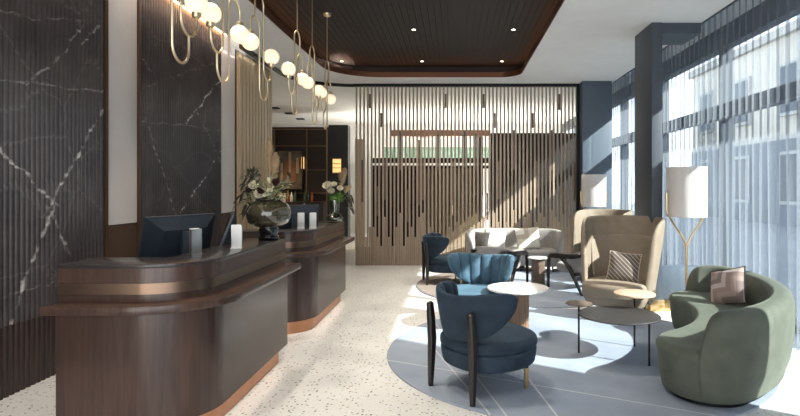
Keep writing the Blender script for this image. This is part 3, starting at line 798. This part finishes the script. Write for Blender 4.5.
def cushion(bm, w_, h_, t_, n=16):
    grid = {}
    for s in (1, -1):
        for i in range(n+1):
            for j in range(n+1):
                u, v = -1+2*i/n, -1+2*j/n
                k = max(0, (1-abs(u)**2.4)*(1-abs(v)**2.4))**.5
                x = w_/2*u*(1-.07*(1-v*v)); z = h_/2*v*(1-.07*(1-u*u))
                if s == -1 and (i in (0, n) or j in (0, n)): grid[(s,i,j)] = grid[(1,i,j)]
                else: grid[(s,i,j)] = bm.verts.new((x, s*-t_/2*k, z))
        for i in range(n):
            for j in range(n): bm.faces.new((grid[(s,i,j)], grid[(s,i+1,j)], grid[(s,i+1,j+1)], grid[(s,i,j+1)]))
def pillow(label, loc, rot, size, mat, thick=.15, group=None, trim=None):
    bm = bmesh.new(); cushion(bm, size[0], size[1], thick); o = ob_link('scatter_cushion', bm, mat, None, 50)
    o.location = loc; o.rotation_euler = rot; tag(o, label, 'cushion', group)
    if trim:
        bm = bmesh.new(); n = 40; pts = []
        w_, h_ = size
        for k in range(4*10+1):
            sgn, f = divmod(k % 40, 10); f /= 10
            u, v = ((-1+2*f, -1), (1, -1+2*f), (1-2*f, 1), (-1, 1-2*f))[sgn]
            pts.append((w_/2*u*(1-.07*(1-v*v)), 0, h_/2*v*(1-.07*(1-u*u))))
        tube(bm, pts, .006, 6); ob_link('piping', bm, trim, o)
    return o
def stripe_mat(name, c1, c2, ang, scale, w_=.3):
    m, nt, b = newmat(name); v = coords(nt, (1,1,1), (0, ang, 0)); sep = N(nt, 'ShaderNodeSeparateXYZ'); L(nt, v, sep.inputs[0])
    f = math_(nt, 'FRACT', math_(nt, 'MULTIPLY', sep.outputs[0], scale)); L(nt, mixc(nt, math_(nt, 'LESS_THAN', f, w_), c1, c2), b.inputs['Base Color'])
    b.inputs['Roughness'].default_value = .9
    return m
def block_mat(name, cols, scale):
    """angular pieced blocks"""
    m, nt, b = newmat(name); v = coords(nt, (scale, scale, scale), (0, R_(45), 0)); sep = N(nt, 'ShaderNodeSeparateXYZ'); L(nt, v, sep.inputs[0])
    zz = math_(nt, 'ADD', sep.outputs[2], math_(nt, 'ABSOLUTE', math_(nt, 'SUBTRACT', math_(nt, 'FRACT', sep.outputs[0]), .5)))
    f = math_(nt, 'FRACT', math_(nt, 'MULTIPLY', zz, .8)); L(nt, ramp(nt, f, [(i/len(cols), c) for i, c in enumerate(cols)], 'CONSTANT'), b.inputs['Base Color'])
    b.inputs['Roughness'].default_value = .9
    return m

# ------------------------------------------------------------------ blue velvet chairs
def make_blue(label, loc, rz, mat, group):
    t = thing('velvet_lounge_chair', label, 'chair', loc, rz, group)
    bm = bmesh.new(); pad(bm, .372, .367, .20, .345, .03, 2.3, c=(0,.01), taper=.012, crown=0); ob_link('seat_base', bm, mat, t, 60)
    bm = bmesh.new(); pad(bm, .378, .373, .34, .425, .045, 2.3, c=(0,.01), crown=.02, rb=.02); ob_link('seat', bm, mat, t, 60)
    bm = bmesh.new()
    shell(bm, R_(86), 96, lambda u, tt: .335+.065*tt, lambda u: .40+.20*abs(u)**2.0, lambda u: .775+.075*abs(u)**1.5, .07, 5, 8, .045, 12, .96, 1.0, .98)
    ob_link('backrest', bm, mat, t, 70)
    for s in (-1, 1):
        bm = bmesh.new(); tube(bm, [(s*.262,-.375,0), (s*.260,-.37,.2), (s*.256,-.366,.38), (s*.256,-.376,.55), (s*.256,-.386,.665), (s*.256,-.388,.675)], [.62,.9,1.05,1,.85,.5], flat=(.030,.028)); ob_link('rear_leg', bm, dark_wood, t)
        bm = bmesh.new(); lathe(bm, [(.013,.0),(.014,.02),(.021,.27)], 14, (s*.25,.19,0)); lg = ob_link('front_leg', bm, dark_wood, t)
        bm = bmesh.new(); lathe(bm, [(.0165,.0),(.020,.16),(.0175,.16)], 14, (s*.25,.19,0)); ob_link('brass_sabot', bm, brass, lg)
    return t
GB = 'blue velvet lounge chairs'
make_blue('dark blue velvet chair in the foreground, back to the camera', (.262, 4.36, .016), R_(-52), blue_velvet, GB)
make_blue('sunlit blue velvet chair with channelled back facing camera', (.27, 6.21, .016), R_(162), sunlit_blue_velvet, GB)
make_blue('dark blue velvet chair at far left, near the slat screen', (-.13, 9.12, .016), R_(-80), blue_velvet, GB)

# ------------------------------------------------------------------ round table
t = thing('round_side_table', 'round white-topped table on fluted wood pedestal between blue chairs', 'table', (.69, 5.93, .016))
bm = bmesh.new(); lathe(bm, [(.30,.465),(.325,.47),(.335,.482),(.335,.49),(.33,.497),(.01,.497)], 64); ob_link('top', bm, white_top, t, 40)
bm = bmesh.new(); nfl = 20; rings = []
for z in (.0, .465):
    rings.append([Vector(((.112+.010*abs(math.sin(nfl*a/2))**.6)*math.cos(a), (.112+.010*abs(math.sin(nfl*a/2))**.6)*math.sin(a), z)) for a in [2*PI*k/(nfl*6) for k in range(nfl*6)]])
loft(bm, rings); ob_link('fluted_pedestal', bm, wood('pedestal_wood', (.17,.105,.065), (.28,.18,.115), .45), t, 60)

# ------------------------------------------------------------------ nest of discs
t = thing('tiered_coffee_table', 'low coffee table of three stepped round tops on thin legs', 'table', (1.54, 5.07, .016))
bm = bmesh.new(); lathe(bm, [(.355,.382),(.37,.386),(.372,.394),(.366,.40),(.01,.40)], 64); ob_link('dark_top', bm, wood('smoked_oak', (.020,.018,.017), (.04,.036,.034), .5, (18,2,2)), t, 40)
bm = bmesh.new(); lathe(bm, [(.12,.47),(.127,.474),(.127,.48),(.01,.481)], 40, (-.35,.12,0)); ob_link('small_top', bm, wood('small_top_wood', (.10,.075,.055), (.16,.12,.09), .4, (18,2,2)), t, 40)
bm = bmesh.new(); lathe(bm, [(.19,.515),(.2,.52),(.2,.535),(.19,.54),(.01,.54)], 48, (.255,.33,0)); ob_link('oak_top', bm, oak_top, t, 40)
for (x, y, z) in ((-.35,.12,.47), (.255,.33,.515), (.19,-.26,.384)):
    bm = bmesh.new(); tube(bm, [(x, y, 0), (x, y, z)], .0095, 10); ob_link('leg', bm, black_metal, t)
bm = bmesh.new()
for (x, y) in ((-.35,.12), (.255,.33), (.19,-.26)): tube(bm, [(x, y, .374), (0, 0, .374)], 1, flat=(.012,.008))
ob_link('bracket', bm, black_metal, t)

# ------------------------------------------------------------------ curved sofas
def arc_frame(chord, sag):
    Rr = (chord*chord/4+sag*sag)/(2*sag); ha = math.asin(chord/2/Rr); return Rr, ha
def sofa_outline(chord, sag, hw, n=36, ncap=14):
    """rounded-end kidney: starts at +X cap tip, runs along the rear (+Y bulge), to the -X tip, back along the front"""
    Rr, ha = arc_frame(chord, sag); cy = sag-Rr
    out = []
    def cen(a): return Vector((Rr*math.sin(a), cy+Rr*math.cos(a))), Vector((math.sin(a), math.cos(a)))
    c, nr = cen(ha); tg = Vector((nr.y, -nr.x))
    for i in range(ncap+1): a = PI/2*i/ncap; out.append(c+hw*(tg*math.cos(a)+nr*math.sin(a)))
    for i in range(1, n): a = ha-2*ha*i/n; c2, n2 = cen(a); out.append(c2+n2*hw)
    c, nr = cen(-ha); tg = Vector((-nr.y, nr.x))
    for i in range(2*ncap+1): a = PI/2-PI/2*i/ncap; out.append(c+hw*(tg*math.cos(a)+nr*math.sin(a)))
    for i in range(1, n): a = -ha+2*ha*i/n; c2, n2 = cen(a); out.append(c2-n2*hw)
    c, nr = cen(ha); tg = Vector((nr.y, -nr.x))
    for i in range(ncap): a = -PI/2+PI/2*i/ncap; out.append(c+hw*(tg*math.cos(a)+nr*math.sin(a)))
    return out
def make_curved(name, label, cat, loc, rz, chord, sag, hw, z0, seat, top, bt, mat, base_in=.05, group=None, wing=0, endpow=5, wing_far=None):
    t = thing(name, label, cat, loc, rz, group)
    prof = [(hw-base_in-.03, z0), (hw-base_in, z0+.02), (hw-base_in*.5, z0+.12), (hw-.01, seat-.10)]
    for i in range(7):
        a = PI/2*i/6; prof.append((hw-.06*(1-math.cos(a)), seat-.06*(1-math.sin(a))))
    for k in (.75, .5, .25, .04): prof.append(((hw-.06)*k, seat+.012*(1-k)))
    bm = bmesh.new(); loft(bm, [[Vector((p.x, p.y, z)) for p in sofa_outline(chord, sag, w_)] for w_, z in prof]); ob_link('seat', bm, mat, t, 60)
    # back: band along the rear half of the outline
    n, ncap = 36, 14; lo = -wing; hi = 2*ncap+n+(wing if wing_far is None else wing_far)
    tot = len(sofa_outline(chord, sag, hw)); rings = []; ns = hi-lo
    outs = {}
    def outl(w_):
        k = round(w_, 5)
        if k not in outs: outs[k] = sofa_outline(chord, sag, w_)
        return outs[k]
    SUB = 2
    for i in range(ns*SUB+1):
        fi = lo+i/SUB; u = -1+2*i/(ns*SUB); e = max(0, 1-abs(u)**endpow)
        e1 = e**.5; zt = seat-.03+(top-seat+.03)*max(.1, e1) ; zb = z0+.03; th = bt*max(.25, min(1, e1*1.3))
        i0 = math.floor(fi); f = fi-i0
        loop = []
        m = 10
        for k in range(2*m):
            a = 2*PI*k/(2*m); cc, ss = math.cos(a), math.sin(a)
            q = math.copysign(abs(ss)**.5, ss); w_ = math.copysign(abs(cc)**.55, cc)
            z = (zb+zt)/2+(zt-zb)/2*q; tt = (z-z0)/(top-z0)
            wo = hw+.012-base_in*max(0, 1-tt*2)**1.5+.025*tt
            d = wo-th/2+w_*th/2
            ol = outl(max(.05, d)); p = ol[i0 % tot].lerp(ol[(i0+1) % tot], f)
            loop.append(Vector((p.x, p.y, z)))
        rings.append(loop)
    bm = bmesh.new(); loft(bm, rings); ob_link('backrest', bm, mat, t, 70)
    return t
gs = make_curved('curved_sofa', 'sage green velvet curved sofa in the right foreground', 'sofa', (2.345, 5.03, .016), R_(-114.6), 1.88, .28, .378, .03, .41, .71, .21, green_velvet, .045, None, -4, 18, 0)
bm = bmesh.new(); loft(bm, [[Vector((p.x, p.y, z)) for p in sofa_outline(1.88, .28, .285)] for z in (0, .05)]); ob_link('plinth', bm, black_metal, gs)
ls = make_curved('curved_loveseat', 'pale grey curved loveseat against the slat screen', 'sofa', (1.14, 10.40, .0), R_(0), 1.16, .14, .33, .12, .43, .80, .16, grey_fab, .03, None, 4, 8)
for x, y in ((-.72,-.12), (.72,-.12), (-.6,.22), (.6,.22)):
    bm = bmesh.new(); lathe(bm, [(.012,0),(.018,.16)], 10, (x, y, 0)); ob_link('leg', bm, dark_wood, ls)
GC = 'cushions on the grey loveseat'
pillow('small dark grey cushion at left end of the grey loveseat', (.50, 10.30, .60), (R_(-18), 0, R_(-35)), (.34,.34), fabric('charcoal_weave', (.075,.066,.058), .2), .12, GC)
pillow('pale cushion on left half of the grey loveseat', (.76, 10.36, .625), (R_(-18), R_(4), R_(-8)), (.44,.42), fabric('pale_weave', (.62,.60,.56), .2), .15, GC)
pillow('cream and sand patterned cushion on right half of loveseat', (1.40, 10.36, .635), (R_(-18), R_(-4), R_(6)), (.48,.43), block_mat('sand_blocks', [(.62,.56,.47), (.45,.38,.30), (.72,.68,.60)], 3.2), .15, GC)
pillow('pink and brown chevron cushion on the green sofa', (2.76, 5.47, .60), (R_(-24), R_(-16), R_(-58)), (.39,.38), block_mat('chevron', [(.30,.22,.19), (.50,.42,.38), (.22,.17,.155), (.36,.27,.235)], 4.5), .15, None, plain('black_piping', (.015,.013,.013), .7))

# ------------------------------------------------------------------ beige wing chairs
def recline(bm):
    for v in bm.verts: v.co.y -= .24*max(0, v.co.z-.38)
def make_wing(label, loc, rz, group):
    t = thing('high_back_armchair', label, 'armchair', loc, rz, group)
    bm = bmesh.new(); pad(bm, .40, .40, .16, .30, .03, 2.6, c=(0,.02), taper=.03, crown=0); ob_link('base', bm, beige_fab, t, 60)
    bm = bmesh.new(); pad(bm, .395, .40, .27, .44, .06, 2.8, c=(0,.06), crown=.02, rb=.03); ob_link('seat_cushion', bm, beige_fab, t, 60)
    bm = bmesh.new()
    shell(bm, R_(116), 80, lambda u, tt: .385+.10*tt**1.1, lambda u: .16+.02*abs(u), lambda u: 1.215-.02*abs(u)**2-.07*abs(u)**8, .08, 14, 0, 0, 14, .35, 1.0, 1.0)
    recline(bm); ob_link('wing_shell', bm, beige_fab, t, 70)
    bm = bmesh.new()
    shell(bm, R_(82), 56, lambda u, tt: .335+.085*tt, lambda u: .40, lambda u: .97-.04*u*u, .035, 10, 0, 0, 12, .35); recline(bm); ob_link('back_lining', bm, beige_fab, t, 70)
    for x, y in ((-.28,.28), (.28,.28), (-.26,-.26), (.26,-.26)):
        bm = bmesh.new(); lathe(bm, [(.013,.0),(.02,.18)], 10, (x, y, 0)); ob_link('leg', bm, dark_wood, t)
    return t
GW = 'beige high-backed armchairs'
w1 = make_wing('beige high-backed armchair with striped cushion, left of column', (2.03, 6.72, .016), R_(147), GW)
dup(w1, (2.46, 9.40, 0), R_(132), 'beige high-backed armchair behind the other, near blue wall')
pillow('brown cushion with fine pale diagonal stripes on beige armchair', (2.07, 6.62, .63), (R_(-22), R_(4), R_(-28)), (.38,.37), stripe_mat('pinstripe', (.12,.095,.08), (.42,.36,.30), R_(50), 26, .2), .14, None, plain('cream_piping', (.5,.44,.36), .8))

# ------------------------------------------------------------------ open-arm wood chairs
def make_arm(label, loc, rz, group):
    t = thing('wood_frame_armchair', label, 'armchair', loc, rz, group)
    for s in (-1, 1):
        x = s*.36
        bm = bmesh.new()
        tube(bm, [(x,.37,0), (x,.365,.25), (x,.355,.43), (x,.34,.485), (x,.28,.515), (x,.14,.525), (x,-.02,.53), (x*.97,-.2,.545), (x*.86,-.32,.57), (x*.6,-.39,.58)],
             [.62,.85,1,1.1,1.2,1.3,1.3,1.2,1.0,.6], flat=(.030,.026))
        ob_link('arm_with_front_leg', bm, dark_wood, t)
        bm = bmesh.new()
        tube(bm, [(x,.17,.515), (x*1.0,.05,.50), (x*1.01,-.06,.44), (x*1.03,-.16,.34), (x*1.06,-.30,.17), (x*1.1,-.44,0)], [.6,1,1.1,1.05,.85,.6], flat=(.028,.026))
        ob_link('rear_leg', bm, dark_wood, t)
    bm = bmesh.new(); box(bm, -.355, .355, .24, .28, .25, .30, .008); box(bm, -.37, .37, -.26, -.22, .25, .30, .008); ob_link('rail', bm, dark_wood, t)
    bm = bmesh.new(); pad(bm, .33, .34, .27, .41, .05, 3.2, crown=.02); ob_link('seat_cushion', bm, shell_grey, t, 60)
    bm = bmesh.new(); shell(bm, R_(80), 48, lambda u, tt: .34+.05*tt, lambda u: .32, lambda u: .66-.10*abs(u)**2, .05, 5, 0, 0, 12, .8); ob_link('back_shell', bm, shell_grey, t, 70)
    bm = bmesh.new(); shell(bm, R_(74), 48, lambda u, tt: .30+.05*tt, lambda u: .40, lambda u: .63-.10*abs(u)**2, .035, 5, 0, 0, 12, .8); ob_link('leather_lining', bm, leather, t, 70)
    return t
GA = 'dark wood framed armchairs'
a1 = make_arm('dark wood open-arm chair left of the small square-based table', (.71, 8.87, .0165), R_(-30), GA)
dup(a1, (1.99, 8.51, .0165), R_(30), 'dark wood open-arm chair partly behind the beige armchair')
t = thing('pedestal_side_table', 'small pale-topped table on brown block between dark-framed armchairs', 'table', (1.36, 8.85, .016))
bm = bmesh.new(); lathe(bm, [(.155,.43),(.165,.435),(.165,.448),(.155,.452),(.01,.452)], 40); ob_link('top', bm, white_top, t, 40)
bm = bmesh.new(); box(bm, -.10, .10, -.09, .09, 0, .43, .01); ob_link('block_base', bm, wood('block_wood', (.10,.065,.045), (.18,.12,.085), .45), t)

# ------------------------------------------------------------------ floor lamps
def make_lamp(label, loc, group):
    t = thing('floor_lamp', label, 'floor lamp', loc, 0, group)
    bm = bmesh.new(); lathe(bm, [(.15,0),(.15,.012),(.14,.02),(.015,.024)], 40); ob_link('base', bm, brass, t, 40)
    bm = bmesh.new(); tube(bm, [(0,0,.02), (0,0,.9)], .016, 12); ob_link('pole', bm, brass, t)
    for s in (-1, 1):
        bm = bmesh.new(); tube(bm, [(s*.004,0,.86), (s*.02,0,.92), (s*.06,0,1.0), (s*.16,0,1.15), (s*.215,0,1.24), (s*.247,0,1.30), (s*.25,0,1.36), (s*.25,0,1.54)], .013, 10); ob_link('fork_arm', bm, brass, t)
    bm = bmesh.new(); r = .236
    lathe(bm, [(r,1.24),(r,1.86),(r-.006,1.86),(r-.006,1.24),(r,1.24)], 56, cap=False); ob_link('lamp_shade', bm, shade_m, t, 60)
    bm = bmesh.new(); tube(bm, [(-.25,0,1.33), (.25,0,1.33)], .006, 8); lathe(bm, [(.02,1.33),(.022,1.42),(.03,1.44),(.045,1.50),(.035,1.55),(.005,1.57)], 20); ob_link('bulb_holder', bm, brass, t)
    return t
GL = 'brass floor lamps with white drum shades'
l1 = make_lamp('brass forked floor lamp with white drum shade beside near column', (2.90, 6.76, 0), GL)
dup(l1, (2.70, 10.50, 0), 0, 'forked floor lamp with white drum shade against far blue wall')

# ------------------------------------------------------------------ sheer curtains
def make_curtain(label, y0, y1, group, seed):
    rnd = random.Random(seed)
    bm = bmesh.new(); n = int((y1-y0)/.012); X = 3.36
    ph = [(rnd.uniform(0,6.28), rnd.uniform(.8,1.2)) for _ in range(4)]
    rows = []
    zs = [.012, .6, 1.4, 2.2, 3.0, 3.6, CEIL+.1]
    for z in zs:
        k = z/CEIL; row = []
        for i in range(n+1):
            y = y0+(y1-y0)*i/n
            a = y*2*PI/.155+1.1*math.sin(y*1.7+ph[0][0])+.7*math.sin(y*4.3+ph[1][0])
            amp = .042*(1+.35*math.sin(y*2.3+ph[2][0]))*(.9+.15*math.sin(z*1.3+y*.8))
            x = X+amp*math.sin(a)+.012*(1-k)*math.sin(a*.5+z*1.5+ph[3][0])
            row.append(bm.verts.new((x, y+.02*math.cos(a)*(.6+.4*k), z)))
        rows.append(row)
    for a, b_ in zip(rows, rows[1:]):
        for i in range(n): bm.faces.new((a[i], a[i+1], b_[i+1], b_[i]))
    o = ob_link('sheer_curtain', bm, sheer_m, None, 180)
    tag(o, label, 'curtain', group)
    bm = bmesh.new(); box(bm, X-.02, X+.02, y0, y1, CEIL+.09, CEIL+.12); ob_link('curtain_track', bm, black_metal, o, 0)
GK = 'sheer white window curtains'
make_curtain('long sheer curtain behind the green sofa, right edge', -2.4, 7.3, GK, 1)
make_curtain('sheer curtain behind the front floor lamp, right of column', 7.32, 10.4, GK, 2)
make_curtain('narrow sheer curtain beside the far blue wall', 10.45, 13.4, GK, 3)

# ------------------------------------------------------------------ outside
bm = bmesh.new(); box(bm, XR+.25, 60, -40, 60, -.3, -.1); struct('ground', bm, speck('paving', (.24,.24,.24), .8, 0, .15, 1), smooth=0)
BX = 15.0
t = thing('cream_townhouse', 'cream rendered building across the street behind the curtains', 'building', (BX, 12, -.1))
bm = bmesh.new(); box(bm, 0, 8, -22, 22, 0, 8.6); ob_link('facade', bm, speck('cream_render', (.66,.60,.51), .85, 0, .1, 1), t, 0)
bm = bmesh.new(); box(bm, -.12, -.001, -22, 22, 0, 3.9); ob_link('shopfront', bm, speck('shopfront_grey', (.16,.18,.20), .6, 0, .2, 1), t, 0)
bm = bmesh.new(); box(bm, -.25, 8, -22.2, 22.2, 8.6, 9.0); box(bm, -.1, 0, -22, 22, 3.9, 4.1); ob_link('cornice', bm, speck('cornice_stone', (.55,.52,.47), .85), t, 0)
for k in range(11):
    y = -20+k*4
    for z in (1.0, 5.0):
        bm = bmesh.new(); box(bm, -.16, -.001, y-.75, y+.75, z-.05, z+2.35); wf = ob_link('window_surround', bm, speck('surround', (.5,.48,.45), .8), t, 0)
        bm = bmesh.new(); box(bm, -.175, -.162, y-.62, y+.62, z+.1, z+2.2); ob_link('pane', bm, plain('far_pane', (.06,.08,.10), .1), wf, 0)
# ------------------------------------------------------------------ light
def lamp(kind, name, loc, energy, col=(1,1,1), **kw):
    d = bpy.data.lights.new(name, kind); d.energy = energy; d.color = col
    for k, v in kw.items(): setattr(d, k, v)
    o = bpy.data.objects.new(name, d); COL.objects.link(o); o.location = loc; return o
sun = lamp('SUN', 'sun', (12, -6, 10), 19, (1,.95,.88), angle=R_(.8))
sun.rotation_euler = Vector((-1, .62, -.78)).to_track_quat('-Z', 'Y').to_euler()
w = bpy.data.worlds.new('sky'); sc.world = w; w.use_nodes = True
nt = w.node_tree; bg = nt.nodes['Background']
tc = N(nt, 'ShaderNodeTexCoord'); sp = N(nt, 'ShaderNodeSeparateXYZ'); L(nt, tc.outputs['Generated'], sp.inputs[0])
L(nt, ramp(nt, sp.outputs[2], [(0, (.86,.88,.90)), (.25, (.76,.83,.93)), (1, (.48,.61,.83))]), bg.inputs[0]); bg.inputs[1].default_value = 2.8
# unseen fill lamps added to brighten the hall ceiling, downlights over the bar, cove of the lounge
for x, y, e in ((-2.4, 16.8, 45), (.4, 16.8, 60), (2.4, 16.8, 60)):
    a = lamp('AREA', 'hall_fill', (x, y, 2.3), e, (1,.94,.85), shape='RECTANGLE', size=2.4, size_y=1.6); a.rotation_euler = (PI, 0, 0)
for x, y in ((-4.6, 14.8), (-5.4, 14.6)):
    a = lamp('SPOT', 'bar_downlight', (x, y, 3.7), 120, (1,.75,.5), spot_size=R_(80), spot_blend=.6, shadow_soft_size=.1)
for x, y in ((-2.13,10.15), (-.62,10.15), (.88,10.15), (-.62,8.12), (.88,8.12), (-.62,6.1), (.88,6.1), (-2.0,6.1), (-2.0,4.1), (-.62,4.1), (-.62,2.0), (-2.0,2.0)):
    a = lamp('SPOT', 'coffer_downlight', (x, y, 3.95), 130, (1,.92,.80), spot_size=R_(85), spot_blend=.8, shadow_soft_size=.05)

# ------------------------------------------------------------------ camera
cd = bpy.data.cameras.new('camera'); cam = bpy.data.objects.new('camera', cd); COL.objects.link(cam)
cam.location = (0, 0, EYE); cam.rotation_euler = (PI/2, 0, 0)
cd.sensor_width = 36; cd.lens = 36*F/800; cd.shift_x = -55/800; cd.shift_y = -20/800; cd.clip_start = .05; cd.clip_end = 200
sc.camera = cam
sc.view_settings.view_transform = 'Standard'; sc.view_settings.look = 'None'; sc.view_settings.gamma = 1; sc.view_settings.exposure = .5
sc.view_settings.use_curve_mapping = False
